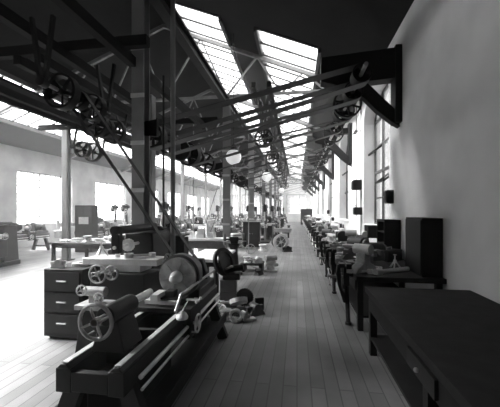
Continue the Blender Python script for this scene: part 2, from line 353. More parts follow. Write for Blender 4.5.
# dark pulley on its own short countershaft over the aisle
def countershaft(label, x, y, z, rad, L, zt, rz=0, group='overhead countershafts'):
    t = thing('countershaft', label, 'countershaft', (x, y, z), rz, group)
    MB().cyl((0, -L/2, 0), (0, L/2, 0), .025, 10).build('shaft', 'dull_steel', t)
    for j, r in enumerate(rad):
        yy = -L/2+L*(j+1)/(len(rad)+1); MB().wheel((0, yy, 0), (0, 1, 0), r, .12, 5, .14).build('pulley', 'black_iron', t)
    for e in (-1, 1):
        b = MB(); b.bar((-.15, e*L/2, zt-z), (-.03, e*L/2, 0), .05, .04); b.bar((.15, e*L/2, zt-z), (.03, e*L/2, 0), .05, .04); b.cyl((0, e*L/2-.05, 0), (0, e*L/2+.05, 0), .06, 12); b.build('hanger', 'dark_iron', t)
    return t
def tie_beam(label, p, q):
    tag(MB().bar(p, q, .12, .16).build('support_beam', 'roof_wood', smooth=False), label, 'beam', 'timber beams carrying countershafts')
tie_beam('near timber beam carrying the aisle countershafts', (-1.25, 8.9, 5.43), (-1.25, 33, 5.43)); tie_beam('timber beam carrying the aisle countershafts, farther right', (-.8, 8.9, 5.43), (-.8, 33, 5.43))
for i, y in enumerate((9.7, 13.2, 17.6, 23.4, 28.5)):
    countershaft('%s countershaft with big dark pulleys hung over the aisle' % ordn(i), -1.02, y, 4.02, (.29, .2), .8, 5.35)
# near left countershaft that drives the big lathe
tie_beam('front timber joist over the big lathe', (-3.7, 3.2, 4.3), (-3.7, 9.0, 4.3)); tie_beam('second timber joist over the big lathe', (-2.75, 2.2, 4.3), (-2.75, 9.0, 4.3))
countershaft('countershaft with wide pulleys hung above the big faceplate lathe', -3.15, 4.1, 3.4, (.24, .13, .2), 1.3, 4.22)
countershaft('countershaft above the milling machine at the left', -4.4, 6.6, 3.7, (.3, .22, .3), 1.4, 4.22)
countershaft('countershaft farther left above the littered bench', -6.3, 8.6, 3.6, (.25, .3), 1.3, 4.22)
for x in (-4.6, -4.2, -6.5, -6.1): tie_beam('timber joist over the left machines at %s' % {-4.6: 'the left side of the milling machine', -4.2: 'the right side of the milling machine', -6.5: 'the left end of the littered bench', -6.1: 'the right end of the littered bench'}[x], (x, 4.5, 4.3), (x, 13, 4.3))
for i, y in enumerate((4.55, 8.85)):
    tie_beam(('nearer', 'farther')[i]+' cross timber that carries the joists over the left machines', (-8.2, y, 4.44), (CX, y, 4.44))
belt('long slanting belt running down past the nearest column to the lathe headstock', 4.1, (-3.15, 3.4), .13, (-1.42, 1.0), .112, .09)
# small bright struts seen between the shafts at the upper left
# globe lamps
for i, (x, y, z) in enumerate(((-1.92, 9.3, 3.42), (-1.45, 15.0, 3.42), (-1.28, 25.6, 3.42), (-2.2, 42, 3.42))):
    t = thing('globe_lamp', '%s hanging white glass globe lamp over the left of the aisle' % ('largest and nearest', 'second largest', 'third, small', 'smallest and farthest')[i], 'lamp', (x, y, z), 0, 'globe lamps')
    MB().ball((0, 0, 0), .235, 28, 18).build('globe', 'opal_glass', t)
    MB().lathe((0, 0, .2), (0, 0, 1), [(0, .13), (.03, .13), (.05, .08), (.16, .07), (.2, .02)], 16).build('cap', 'dark_iron', t)
    MB().cyl((0, 0, .38), (0, 0, roofz(x)-z-.01), .009, 6).build('cord', 'dark_iron', t)

# ------------------------------------------------------------------ machines
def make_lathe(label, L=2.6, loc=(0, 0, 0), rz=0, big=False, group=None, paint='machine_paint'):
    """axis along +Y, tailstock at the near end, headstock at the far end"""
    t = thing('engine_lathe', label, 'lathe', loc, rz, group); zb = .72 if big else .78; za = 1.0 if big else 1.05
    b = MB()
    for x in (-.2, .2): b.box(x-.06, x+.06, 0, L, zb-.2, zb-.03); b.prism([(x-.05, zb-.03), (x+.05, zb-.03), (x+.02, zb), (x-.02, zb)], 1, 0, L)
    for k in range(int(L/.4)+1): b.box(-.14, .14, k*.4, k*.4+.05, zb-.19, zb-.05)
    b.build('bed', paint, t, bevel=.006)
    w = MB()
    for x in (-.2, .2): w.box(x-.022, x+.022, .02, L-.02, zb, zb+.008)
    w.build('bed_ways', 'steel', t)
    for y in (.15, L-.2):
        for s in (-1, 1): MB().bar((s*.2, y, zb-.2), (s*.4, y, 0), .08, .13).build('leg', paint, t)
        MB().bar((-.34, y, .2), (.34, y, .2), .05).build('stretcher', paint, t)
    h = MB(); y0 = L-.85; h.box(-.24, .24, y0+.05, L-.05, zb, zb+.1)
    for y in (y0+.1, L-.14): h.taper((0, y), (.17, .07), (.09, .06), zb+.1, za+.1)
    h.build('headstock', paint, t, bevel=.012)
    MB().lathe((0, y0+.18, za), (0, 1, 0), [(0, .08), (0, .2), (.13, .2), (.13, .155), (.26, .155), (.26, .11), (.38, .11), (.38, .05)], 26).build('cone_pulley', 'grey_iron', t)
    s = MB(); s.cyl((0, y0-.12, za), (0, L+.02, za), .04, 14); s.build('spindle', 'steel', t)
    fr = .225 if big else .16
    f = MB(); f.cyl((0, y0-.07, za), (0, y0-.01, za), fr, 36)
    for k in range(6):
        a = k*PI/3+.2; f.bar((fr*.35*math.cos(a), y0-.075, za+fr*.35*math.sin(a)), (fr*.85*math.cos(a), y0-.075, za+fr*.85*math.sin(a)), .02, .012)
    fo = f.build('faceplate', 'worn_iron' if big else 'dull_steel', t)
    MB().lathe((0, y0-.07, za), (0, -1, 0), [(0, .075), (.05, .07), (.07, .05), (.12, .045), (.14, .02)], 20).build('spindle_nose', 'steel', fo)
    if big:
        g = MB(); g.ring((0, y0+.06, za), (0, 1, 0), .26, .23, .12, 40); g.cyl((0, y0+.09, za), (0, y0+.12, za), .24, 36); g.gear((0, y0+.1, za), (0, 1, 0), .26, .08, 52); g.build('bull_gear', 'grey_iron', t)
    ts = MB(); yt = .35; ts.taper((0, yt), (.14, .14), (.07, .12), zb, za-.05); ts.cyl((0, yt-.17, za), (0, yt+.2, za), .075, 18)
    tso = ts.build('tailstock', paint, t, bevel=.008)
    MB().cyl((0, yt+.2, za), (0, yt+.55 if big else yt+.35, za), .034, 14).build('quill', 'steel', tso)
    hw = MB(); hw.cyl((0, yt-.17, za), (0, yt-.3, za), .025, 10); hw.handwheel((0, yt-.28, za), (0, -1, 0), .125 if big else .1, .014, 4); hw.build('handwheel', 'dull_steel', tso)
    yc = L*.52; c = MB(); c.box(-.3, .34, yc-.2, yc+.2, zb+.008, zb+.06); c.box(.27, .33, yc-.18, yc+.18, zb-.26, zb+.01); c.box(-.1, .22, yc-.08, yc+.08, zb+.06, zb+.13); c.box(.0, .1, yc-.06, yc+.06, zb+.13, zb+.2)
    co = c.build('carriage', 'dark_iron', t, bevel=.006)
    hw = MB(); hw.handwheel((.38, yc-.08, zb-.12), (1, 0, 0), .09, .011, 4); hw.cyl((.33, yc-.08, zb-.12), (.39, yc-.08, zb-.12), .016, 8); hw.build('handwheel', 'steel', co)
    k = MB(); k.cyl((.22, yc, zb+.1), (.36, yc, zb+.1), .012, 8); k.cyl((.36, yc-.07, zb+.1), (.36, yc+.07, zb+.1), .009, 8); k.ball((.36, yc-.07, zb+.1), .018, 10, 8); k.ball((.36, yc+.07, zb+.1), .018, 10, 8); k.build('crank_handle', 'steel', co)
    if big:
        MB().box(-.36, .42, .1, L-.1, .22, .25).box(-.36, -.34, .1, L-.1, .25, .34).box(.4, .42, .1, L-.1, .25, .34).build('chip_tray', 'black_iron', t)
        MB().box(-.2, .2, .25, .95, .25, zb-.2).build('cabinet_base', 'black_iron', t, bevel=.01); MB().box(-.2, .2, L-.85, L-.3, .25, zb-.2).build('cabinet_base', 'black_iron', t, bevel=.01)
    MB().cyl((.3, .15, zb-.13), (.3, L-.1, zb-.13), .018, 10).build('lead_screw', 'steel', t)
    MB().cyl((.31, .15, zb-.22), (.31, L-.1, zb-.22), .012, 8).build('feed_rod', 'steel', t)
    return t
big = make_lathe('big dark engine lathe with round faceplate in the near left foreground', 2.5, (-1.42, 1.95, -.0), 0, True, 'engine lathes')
# extras of the foreground lathe
MB().tube([(.24, .95, .8), (.24, 1.1, .93), (.24, 2.4, .93), (.24, 2.4, .74)], .016).build('guard_rail', 'dull_steel', big)
MB().box(-.2, .16, 1.18, 1.3, .79, .83).box(-.12, -.04, 1.14, 1.36, .83, .9).cyl((-.3, 1.24, .85), (-.2, 1.24, .85), .012, 8).build('tool_post', 'steel', big)
def drill_press():
    t = thing('drill_press', 'upright drill press', 'drill press', (0, 0, 0), 0, 'drill presses')
    MB().box(-.25, .25, -.2, .45, 0, .1).build('base', 'machine_paint', t, bevel=.015)
    MB().cyl((0, .25, .1), (0, .25, 2.05), .075, 16).build('column', 'grey_iron', t)
    b = MB(); b.cyl((0, -.08, .98), (0, -.08, 1.02), .21, 28); b.bar((0, 0, .94), (0, .25, .9), .1, .1); b.cyl((0, .25, .82), (0, .25, .98), .11, 16); b.build('table', 'dull_steel', t)
    MB().prism([(.3, 1.75), (.3, 2.08), (-.1, 2.08), (-.16, 1.95), (-.16, 1.7), (-.02, 1.7), (.06, 1.86)], 0, -.08, .08).build('head', 'machine_paint', t, bevel=.012)
    MB().cyl((0, -.09, 1.3), (0, -.09, 1.75), .028, 12).cyl((0, -.09, 1.22), (0, -.09, 1.34), .045, 12, .045).build('spindle', 'steel', t)
    MB().handwheel((.16, -.06, 1.7), (1, 0, 0), .14, .011, 4).cyl((.08, -.06, 1.7), (.17, -.06, 1.7), .018, 8).build('feed_wheel', 'steel', t)
    MB().lathe((-.12, .38, 1.98), (1, 0, 0), [(0, .16), (.07, .16), (.07, .12), (.14, .12), (.14, .08), (.22, .08)], 22).build('cone_pulley', 'dark_iron', t)
    MB().lathe((-.12, .38, .35), (1, 0, 0), [(0, .08), (.07, .08), (.07, .12), (.14, .12), (.14, .16), (.22, .16)], 22).cyl((-.02, .2, .35), (-.02, .4, .35), .03).build('drive_pulley', 'dark_iron', t)
    return t
def milling_machine(label, group):
    """faces -Y, table along X"""
    t = thing('milling_machine', label, 'milling machine', (0, 0, 0), 0, group)
    MB().box(-.33, .33, -.55, .42, 0, .14).build('base', 'machine_paint', t, bevel=.015)
    MB().taper((0, .18), (.24, .28), (.19, .24), .09, 1.3).build('column', 'machine_paint', t, bevel=.02)
    MB().cyl((0, -.6, 1.36), (0, .4, 1.36), .05, 16).build('overarm', 'machine_paint', t)
    MB().box(-.05, .05, -.58, -.5, 1.1, 1.41).build('arbor_support', 'machine_paint', t, bevel=.01)
    a = MB(); a.cyl((0, -.6, 1.17), (0, -.05, 1.17), .02, 12); a.gear((0, -.3, 1.17), (0, 1, 0), .08, .05, 16); a.build('arbor', 'steel', t)
    MB().prism([(-.08, .3), (-.08, .85), (-.55, .88), (-.55, .62), (-.45, .3)], 0, -.33, .33).build('knee', 'machine_paint', t, bevel=.012)
    MB().cyl((0, -.35, .09), (0, -.35, .6), .04, 12).build('elevating_screw', 'dull_steel', t)
    MB().box(-.46, .46, -.5, -.2, .96, 1.03).box(-.25, .25, -.48, -.2, .88, .96).build('table', 'steel', t, bevel=.004)
    for p, ax, r, n in (((-.2, -.6, .87), (0, -1, 0), .1, 'handwheel'), ((-.03, -.6, .89), (0, -1, 0), .075, 'handwheel'), ((.52, -.35, .98), (1, 0, 0), .1, 'handwheel')):
        v = Vector(ax); MB().handwheel(p, ax, r, .011, 4).cyl(Vector(p)-v*.12, Vector(p), .016, 8).build(n, 'dull_steel', t)
    MB().lathe((0, .5, 1.2), (0, 1, 0), [(-.06, .05), (-.06, .165), (.04, .165), (.04, .135), (.14, .135), (.14, .1), (.24, .1)], 24).build('cone_pulley', 'dark_iron', t)
    return t
def shaper(label, group, paint='pale_paint'):
    t = thing('shaping_machine', label, 'shaper', (0, 0, 0), 0, group)
    MB().taper((0, 0), (.3, .42), (.24, .38), 0, .95).build('body', paint, t, bevel=.02)
    MB().box(-.12, .12, -.75, .45, .97, 1.17).build('ram', 'dull_steel', t, bevel=.01)
    h = MB(); h.cyl((0, -.82, .95), (0, -.82, 1.3), .07, 16); h.box(-.05, .05, -.88, -.75, .84, 1.1); h.cyl((0, -.82, 1.3), (0, -.82, 1.42), .012, 8); h.build('tool_head', paint, t)
    MB().box(-.2, .2, -.85, -.48, .45, .8).build('work_table', 'dull_steel', t, bevel=.01)
    MB().box(-.35, .35, -.48, -.42, .4, .85).build('cross_rail', paint, t, bevel=.006)
    MB().wheel((.36, .15, .65), (1, 0, 0), .25, .08, 5).cyl((.22, .15, .65), (.4, .15, .65), .03).build('drive_pulley', 'dark_iron', t)
    return t
def grinder(label, group):
    t = thing('bench_grinder', label, 'grinder', (0, 0, 0), 0, group)
    MB().lathe((0, 0, 0), (0, 0, 1), [(0, .24), (.06, .24), (.1, .15), (.7, .1), (.8, .16), (.86, .16)], 20).build('pedestal', 'machine_paint', t)
    MB().cyl((-.3, 0, .98), (.3, 0, .98), .022, 10).cyl((-.12, 0, .98), (.12, 0, .98), .07, 16).box(-.1, .1, -.08, .08, .86, .98).build('spindle', 'dark_iron', t)
    for x in (-.26, .26): MB().cyl((x-.03, 0, .98), (x+.03, 0, .98), .17, 28).build('grinding_wheel', 'grey_iron', t)
    for x in (-.26, .26): MB().box(x-.05, x+.05, -.27, -.18, .93, .95).bar((x, -.2, .94), (x*.3, -.05, .86), .02).build('tool_rest', 'dull_steel', t)
    return t
# milling machine at left foreground: table spans px 86..150
mill = milling_machine('dark milling machine with bright table and two handwheels at the near left', 'milling machines')
mill.location = (-2.28, 4.28, 0); mill.scale = (1.13,)*3
# left row beyond the columns: lathes, drill presses, shapers, each its own
dp = drill_press(); tag(dp, 'nearest upright drill press standing behind the second column', 'drill press', 'drill presses'); dp.location = (-3.4, 12.4, 0)
SEEN.pop('upright drill press')
shp = shaper('pale shaping machine standing behind the white planer table', 'shaping machines'); shp.location = (-3.6, 11.6, 0); shp.rotation_euler.z = .5
dp.location = (-3.05, 13.2, 0)
gr = grinder('dark pedestal grinder between the white table and the aisle pile', 'pedestal grinders'); gr.location = (-1.75, 8.55, 0); gr.rotation_euler.z = .3
lt = make_lathe('dark lathe standing in the left bay behind the milling machine, right of the littered bench', 2.2, (-4.6, 7.4, 0), 0, False, 'engine lathes')
lg = make_lathe('lathe lightened for backlight', 2.1, (0, 0, 0), 0, False, 'engine lathes', 'grey_iron')  # paler copy, its colour standing in for backlight and metal reflections
SEEN.pop('lathe lightened for backlight')
PK = {'lathe': (lt, 'dark lathe'), 'backlitlathe': (lg, 'grey lathe'), 'drill': (dp, 'upright drill press'), 'mill': (mill, 'milling machine'), 'shaper': (shp, 'pale shaping machine'), 'grinder': (gr, 'pedestal grinder')}
RANKS = [('in the rank at the very edge of the aisle', -1.72, 16.4, 45, ['drill', 'mill', 'grinder', 'drill', 'lathe', 'shaper', 'drill']),
         ('in the rank just behind the aisle columns', -3.45, 14.2, 45, ['mill', 'backlitlathe', 'shaper', 'drill', 'lathe', 'drill']),
         ('in the rank down the middle of the left bay', -5.3, 11.3, 44, ['drill', 'backlitlathe', 'mill', 'shaper', 'drill', 'lathe']),
         ('in the rank nearest the slender columns', -7.0, 11.8, 44, ['shaper', 'mill', 'backlitlathe', 'drill', 'lathe']),
         ('in the rank beyond the slender columns', -9.5, 8.0, 43, ['mill', 'backlitlathe', 'drill', 'shaper', 'lathe']),
         ('in the rank along the left windows', -11.4, 9.0, 43, ['drill', 'backlitlathe', 'shaper', 'mill'])]
lgused = False
for place, x, ya, yb, seq in RANKS:
    y = ya; n = {}; i = 0
    while y < yb:
        k = seq[i % len(seq)]; i += 1; L = {'lathe': 2.5, 'backlitlathe': 2.4, 'drill': 1.15, 'mill': 1.75, 'shaper': 1.85, 'grinder': .95}[k]
        if x == -9.5 and 10.8 < y+L and y < 12.7: y = 12.8
        src, nm_ = PK[k]; n[k] = n.get(k, 0)+1; j = n[k]-1
        lab = '%s %s %s' % (ordn(j) if j < 16 else 'distant', nm_, place)
        if k in ('lathe', 'backlitlathe'): yy = y
        elif k == 'shaper': yy = y+.95
        elif k == 'mill': yy = y+.72
        elif k == 'drill': yy = y+.4
        else: yy = y+.35
        rz = 0 if 'lathe' in k else random.uniform(-.12, .12)
        if k == 'backlitlathe' and not lgused: lg.location = (x, yy, 0); tag(lg, lab, 'lathe', 'engine lathes'); lgused = True
        else: dup(src, (x, yy, 0), rz, lab)
        if (x == -1.72 and y > 26) or y > 34: L += 1.2
        y += L+.35
# vertical belts from the left shaft down to the machines
for i, (y, x, z, r) in enumerate([(6.3, -3.3, .9, .12), (12.2, -3.6, 1.0, .14), (15, -2.6, 1.2, .12), (18.3, -3.0, 1.1, .12), (20.6, -2.0, 1.05, .15), (24.1, -2.6, 1, .12), (28.2, -2.0, 1.05, .12), (29.5, -2.6, 1, .12), (32.4, -2.1, 1.05, .12)]):
    if i == 0: continue
    if y > 19: MB().wheel((0, y, 0), (0, 1, 0), .22, .12).build('pulley', 'black_iron', ls)
    belt('%s upright belt dropping from the left line shaft' % ordn(i-1), y, (LX, LZ), .24 if y < 19 else .22, (x, z), r, .07, 'upright belts to the machines')
def small_pipe(x, y, z0, z1, label, r=.018, m='column_paint'):
    tag(MB().cyl((x, y, z0), (x, y, z1), r, 8).build('vertical_pipe', m), label, 'pipe', 'thin vertical pipes')
for i, (x, y) in enumerate([(-3.4, 9.9), (-5.2, 14.6), (-3.3, 14.9), (-1.95, 12.5), (-6.5, 21.7), (-4.3, 21.6), (-5.0, 16.4), (-7.2, 15.0), (-2.9, 24.8)]):
    small_pipe(x, y, 0, 5.2, '%s thin vertical pipe rising in the left bay' % ORD[i] if i else 'nearest thin vertical pipe rising among the left machines')
tag(MB().cyl((-2.36, 5.25, 0), (-2.36, 5.25, 4.2), .02, 8).build('vertical_pipe', 'dark_iron'), 'thin dark pipe just left of the tall grey round pipe', 'pipe')

tag(MB().box(-3.3, -3.1, 6.3, 6.5, 0, 4.3).build('timber_post', 'column_paint', bevel=.01), 'square timber post behind the wooden tank, right of the nearest broad column', 'post')
# wooden tank with work on top, behind the milling machine
t = thing('wooden_tank', 'large dark round-ended wooden tank of upright boards behind the milling machine', 'tank', (-2.49, 5.74, 0)); t.scale = (.72, .72, 1.12)
pts = [(.42*math.cos(a), .42*math.sin(a)*.75) for a in [PI+PI*k/14 for k in range(15)]]+[(.42, .45), (-.42, .45)]
tk = MB(); tk.prism(pts, 2, 0, 1.12); tk.build('body', 'dark_wood', t, smooth=False)
sl = MB()
for k in range(13):
    a = PI+PI*(k+.5)/13; sl.bar((.43*math.cos(a), .43*.75*math.sin(a), .02), (.43*math.cos(a), .43*.75*math.sin(a), 1.15), .085, .02)
sl.build('staves', 'dark_wood', t, smooth=False)
rm = MB(); rm.prism([(x*1.07, y*1.07) for x, y in pts], 2, 1.15, 1.18); rm.build('lid', 'bench_wood', t, bevel=.005)
t = thing('small_machine_head', 'small dark geared fixture standing on the wooden tank', 'machine fixture', (-2.49, 5.78, 1.322))
MB().taper((0, 0), (.16, .12), (.1, .08), 0, .12).build('base', 'machine_paint', t); MB().gear((0, -.02, .25), (0, 1, 0), .15, .06, 20).build('gear', 'dull_steel', t)
MB().handwheel((.2, -.1, .2), (.3, -1, 0), .09).cyl((.1, 0, .18), (.2, -.1, .2), .015).build('handwheel', 'dull_steel', t); MB().box(-.05, .05, -.05, .1, .12, .24).build('bearing', 'machine_paint', t)
# white topped table and long pale planer table
def table(label, x0, x1, y0, y1, z, topm, legm, name='layout_table', th=.06, group=None):
    t = thing(name, label, 'table', ((x0+x1)/2, (y0+y1)/2, 0), 0, group); hx, hy = (x1-x0)/2, (y1-y0)/2
    MB().box(-hx, hx, -hy, hy, z-th, z).build('tabletop', topm, t, bevel=.006)
    for sx in (-1, 1):
        for sy in (-1, 1): MB().box(sx*(hx-.08)-.04, sx*(hx-.08)+.04, sy*(hy-.08)-.04, sy*(hy-.08)+.04, 0, z-th).build('leg', legm, t)
    MB().box(-hx+.06, hx-.06, -hy+.05, -hy+.08, z-th-.1, z-th).box(-hx+.06, hx-.06, hy-.08, hy-.05, z-th-.1, z-th).build('apron', legm, t)
    return t
table('wide white-topped table between the columns and the aisle pile', -2.42, -1.6, 6.3, 8.0, .76, 'white_top', 'dark_wood')
t = thing('planer', 'long pale planer table lying level beside the second column', 'planing machine', (-2.95, 9.3, 0))
MB().box(-.85, .85, -.22, .22, .86, .94).build('table', 'white_top', t, bevel=.006)
MB().box(-.8, .8, -.18, .18, .62, .84).build('bed', 'grey_iron', t, bevel=.01)
for x in (-.6, .6): MB().taper((x, 0), (.14, .18), (.1, .15), 0, .62).build('leg', 'machine_paint', t, bevel=.01)
for x, h in ((-.35, .2), (0, .28), (.3, .16)):
    tag(MB().taper((-2.95+x, 9.3), (.13, .12), (.08, .09), .94, .94+h).cyl((-2.95+x, 9.18, .94+h*.6), (-2.95+x, 9.42, .94+h*.6), .07, 14).build('machine_casting', 'pale_paint'),
        '%s pale casting clamped on the long planer table' % {-.35: 'leftmost', 0: 'tallest middle', .3: 'rightmost'}[x], 'casting', 'castings on the planer table')

# things along the left edge of the aisle
t = thing('tilted_flywheel_stand', 'box pedestal holding a tall tilted dark disc beside the aisle', 'machine part', (-1.28, 5.75, 0), .1)
MB().box(-.15, .15, -.14, .14, .28, .5).taper((0, 0), (.17, .16), (.15, .14), 0, .28).build('pedestal', 'grey_iron', t, bevel=.012)
MB().box(-.1, .22, -.12, .12, .5, .62).cyl((-.2, 0, .66), (.28, 0, .72), .06, 14).build('saddle', 'machine_paint', t, bevel=.01)
MB().ring((-.08, -.02, .82), (.82, -.6, .35), .27, .2, .05, 36).cyl((-.09, -.02, .82), (-.06, -.03, .83), .21, 30).build('disc', 'dark_iron', t)
MB().cyl((-.22, .05, .6), (.1, -.25, .78), .02, 10).build('lever', 'dull_steel', t)
def pile_item(kind, label, loc, rz=0, m='grey_iron', sc=1, tilt=0, group='castings lying along the aisle'):
    b = MB()
    if kind == 'gear': b.gear((0, 0, .03), (0, 0, 1), .16, .06, 24); n = 'spare_gear'
    elif kind == 'ring': b.ring((0, 0, .04), (0, 0, 1), .16, .1, .08); n = 'iron_ring'
    elif kind == 'wheel': b.wheel((0, 0, .03), (0, 0, 1), .17, .06, 5); n = 'spoked_casting'
    elif kind == 'block': b.taper((0, 0), (.16, .1), (.1, .08), 0, .1).cyl((0, -.1, .13), (0, .1, .13), .07, 16).box(-.16, .16, -.03, .03, .06, .15); n = 'bearing_block'
    elif kind == 'angle': b.prism([(-.15, 0), (.15, 0), (.15, .04), (-.1, .04), (-.1, .22), (-.15, .22)], 1, -.08, .08).prism([(-.1, .04), (.05, .04), (-.1, .16)], 1, -.01, .01); n = 'angle_plate'
    elif kind == 'cup': b.lathe((0, 0, 0), (0, 0, 1), [(0, .13), (.03, .14), (.06, .08), (.13, .07), (.17, .12), (.2, .12)], 20); n = 'flanged_casting'
    elif kind == 'bar': b.cyl((-.3, 0, .03), (.3, 0, .03), .03, 12).cyl((-.3, 0, .03), (-.2, 0, .03), .045, 12); n = 'turned_shaft'
    o = b.build(n, m, bevel=.004); o.location = loc; o.rotation_euler = (tilt, 0, rz); o.scale = (sc,)*3
    return tag(o, label, n.replace('_', ' '), group)
pile_item('wheel', 'spoked hand wheel lying at the left of the near pile on the floor', (-1.38, 5.22, .03), 0, 'bright_casting', 1.05, .35)
pile_item('gear', 'dark gear wheel lying in the middle of the near pile on the floor', (-1.0, 5.3, .0), .5, 'dark_iron', 1.1)
pile_item('ring', 'iron ring leaning on top of the near pile', (-1.02, 5.42, .14), .5, 'bright_casting', 1.0, -.5)
pile_item('block', 'bearing block at the right end of the near pile', (-.72, 5.3, 0), .7, 'grey_iron', 1.0)
pile_item('cup', 'flanged casting at the front of the near pile', (-1.15, 4.98, 0), .7, 'dull_steel', .8)
pile_item('bar', 'turned shaft lying in front of the near pile', (-.86, 5.02, 0), 1.2, 'dull_steel', .7)
pile_item('gear', 'dark toothed wheel standing behind the near pile', (-.96, 5.72, .17), 0, 'black_iron', 1.1, 1.35)
pile_item('angle', 'dark angle plate at the back of the near pile', (-.72, 5.66, 0), 2, 'dark_iron', 1)
pile_item('bar', 'bright shaft lying across the near pile from left to right', (-1.12, 5.42, .13), .2, 'bright_casting', .8)
pile_item('angle', 'pale angle plate at the front right of the near pile', (-.78, 5.02, 0), .6, 'bright_casting', .7)
pile_item('block', 'pale bearing block at the front left of the near pile', (-1.42, 4.97, 0), .3, 'bright_casting', .8)
pile_item('ring', 'pale ring leaning on the right front of the near pile', (-.98, 4.92, .08), .3, 'bright_casting', .7, .9)
t = thing('low_stand', 'low timber stand loaded with castings left of the aisle', 'stand', (-1.3, 9.1, 0))
MB().box(-.32, .32, -.28, .28, .2, .25).build('top', 'dark_wood', t)
for sx in (-1, 1): MB().box(sx*.26-.05, sx*.26+.05, -.24, .24, 0, .2).build('skid', 'dark_wood', t)
pile_item('cup', 'pale flanged casting at the left on the low timber stand', (-1.46, 9.0, .25), 0, 'bright_casting', .9)
pile_item('block', 'pale bearing block at the right on the low timber stand', (-1.14, 9.05, .25), .5, 'bright_casting', .9)
pile_item('bar', 'turned shaft lying along the back of the low timber stand', (-1.3, 9.28, .25), .1, 'dull_steel', .9)
pile_item('wheel', 'spoked wheel standing on edge behind the low timber stand', (-1.3, 9.58, .17), .2, 'dull_steel', 1, 1.45)
pile_item('block', 'dark bearing block on the floor before the low timber stand', (-1.05, 8.55, 0), 1.2, 'dark_iron', .9)
pile_item('ring', 'grey ring on the floor right of the low timber stand', (-.86, 9.95, 0), 1.2, 'grey_iron', .9)
t = thing('pump_casting', 'pale waisted iron casting standing on the boards at the aisle edge', 'casting', (-.76, 9.05, 0), .3)
MB().lathe((0, 0, 0), (0, 0, 1), [(0, .19), (.05, .19), (.07, .12), (.2, .1), (.27, .15), (.33, .16)], 24).build('body', 'bright_casting', t)
MB().cyl((-.17, -.05, .4), (.17, .05, .4), .085, 18).box(-.1, .1, -.1, .1, .33, .42).build('barrel', 'dull_steel', t); MB().cyl((.1, 0, .2), (.22, 0, .2), .05, 14).build('flange', 'bright_casting', t)
t = thing('cable_drum', 'large pale spoked drum standing on edge at the aisle edge', 'drum', (-.72, 14.0, .36), .35)
MB().wheel((0, 0, 0), (0, 1, 0), .36, .05, 6, .3).build('front_wheel', 'bright_casting', t); MB().cyl((0, 0, 0), (0, .4, 0), .2, 24).build('barrel', 'grey_iron', t); MB().wheel((0, .4, 0), (0, 1, 0), .33, .05, 6, .3).build('rear_wheel', 'dark_iron', t)
pile_item('block', 'bearing block lying at the foot of the pale spoked drum', (-.42, 13.5, 0), .4, 'dark_iron', 1.3)
pile_item('cup', 'flanged casting left of the pale spoked drum', (-1.5, 13.6, 0), .4, 'bright_casting', 1.4)
pile_item('wheel', 'spoked wheel leaning left of the pale spoked drum', (-1.9, 12.6, .2), .3, 'dull_steel', 1.2, 1.4)
t = thing('barrel', 'pale wooden barrel with hoops left of the dark cupboard', 'barrel', (-2.8, 14.15, 0))
MB().lathe((0, 0, 0), (0, 0, 1), [(0, .24), (.2, .28), (.36, .29), (.52, .28), (.72, .24)], 28).build('staves', 'pale_wood', t)
for z, r in ((.08, .262), (.24, .289), (.48, .289), (.64, .262)): MB().ring((0, 0, z), (0, 0, 1), r+.006, r-.01, .035).build('hoop', 'dark_iron', t)
t = thing('tool_cupboard', 'dark wooden tool cupboard standing behind the striped barrel', 'cupboard', (-2.2, 15.1, 0))
MB().box(-.4, .4, -.2, .25, .05, 1.22).box(-.36, .36, -.17, .22, 0, .05).build('body', 'dark_wood', t, smooth=False)
MB().box(-.44, .44, -.25, .28, 1.22, 1.26).build('top', 'pale_wood', t)
for s in (-1, 1):
    d = MB().box(min(s*.02, s*.37), max(s*.02, s*.37), -.225, -.2, .12, 1.15).build('door', 'dark_wood', t); MB().ball((s*.06, -.235, .65), .018).build('handle', 'dull_steel', d)
t = thing('crate', 'long pale timber box lying on trestles far along the aisle edge', 'box', (-.95, 20.3, 0))
MB().box(-.55, .55, -.25, .25, .35, .6).build('box', 'pale_wood', t, bevel=.01)
for x in (-.4, .4): MB().box(x-.05, x+.05, -.2, .2, 0, .35).build('trestle', 'dark_wood', t)
for i, (k, x, y) in enumerate([('cup', -.8, 17.4), ('block', -1.2, 16.6), ('gear', -.9, 24.0), ('block', -.7, 26.5), ('cup', -.8, 30.6), ('ring', -1.2, 18.3)]):
    pile_item(k, '%s lying by the aisle edge in the distance, %s of that line' % ({'cup': 'flanged casting', 'block': 'bearing block', 'gear': 'gear wheel', 'ring': 'iron ring'}[k], ['first', 'second', 'third', 'fourth', 'fifth', 'sixth'][i]), (x, y, 0), i, 'grey_iron', 1.5)

# near left corner: littered bench, small machine with bright parts, black cupboard
t = table('long workbench littered with parts behind the milling machine', -7.1, -5.0, 8.0, 9.6, .86, 'bench_wood', 'dark_wood', 'workbench')
pk = ['gear', 'cup', 'block', 'bar', 'ring', 'angle', 'wheel']
nm = {'gear': 'gear wheel', 'cup': 'flanged casting', 'block': 'bearing block', 'bar': 'turned shaft', 'ring': 'iron ring', 'angle': 'angle plate', 'wheel': 'spoked hand wheel'}
where = ['front left corner', 'front middle', 'front right corner', 'back left corner', 'back middle', 'back right corner', 'very centre', 'left edge', 'right edge']
sp9 = [(-6.8, 8.3), (-6.05, 8.25), (-5.3, 8.3), (-6.75, 9.3), (-6.1, 9.35), (-5.35, 9.35), (-6.1, 8.8), (-6.8, 8.8), (-5.3, 8.8)]
for i, (w, p) in enumerate(zip(where, sp9)):
    k = pk[i % 7]; pile_item(k, '%s at the %s of the littered bench behind the milling machine' % (nm[k], w), (p[0], p[1], .86), i*.7, ['bright_casting', 'dull_steel', 'bright_casting'][i % 3], .95, 0, 'parts on the littered left bench')
t = thing('tall_cupboard', 'tall black cupboard against the light in the left aisle', 'cupboard', (-9.0, 12.2, 0))
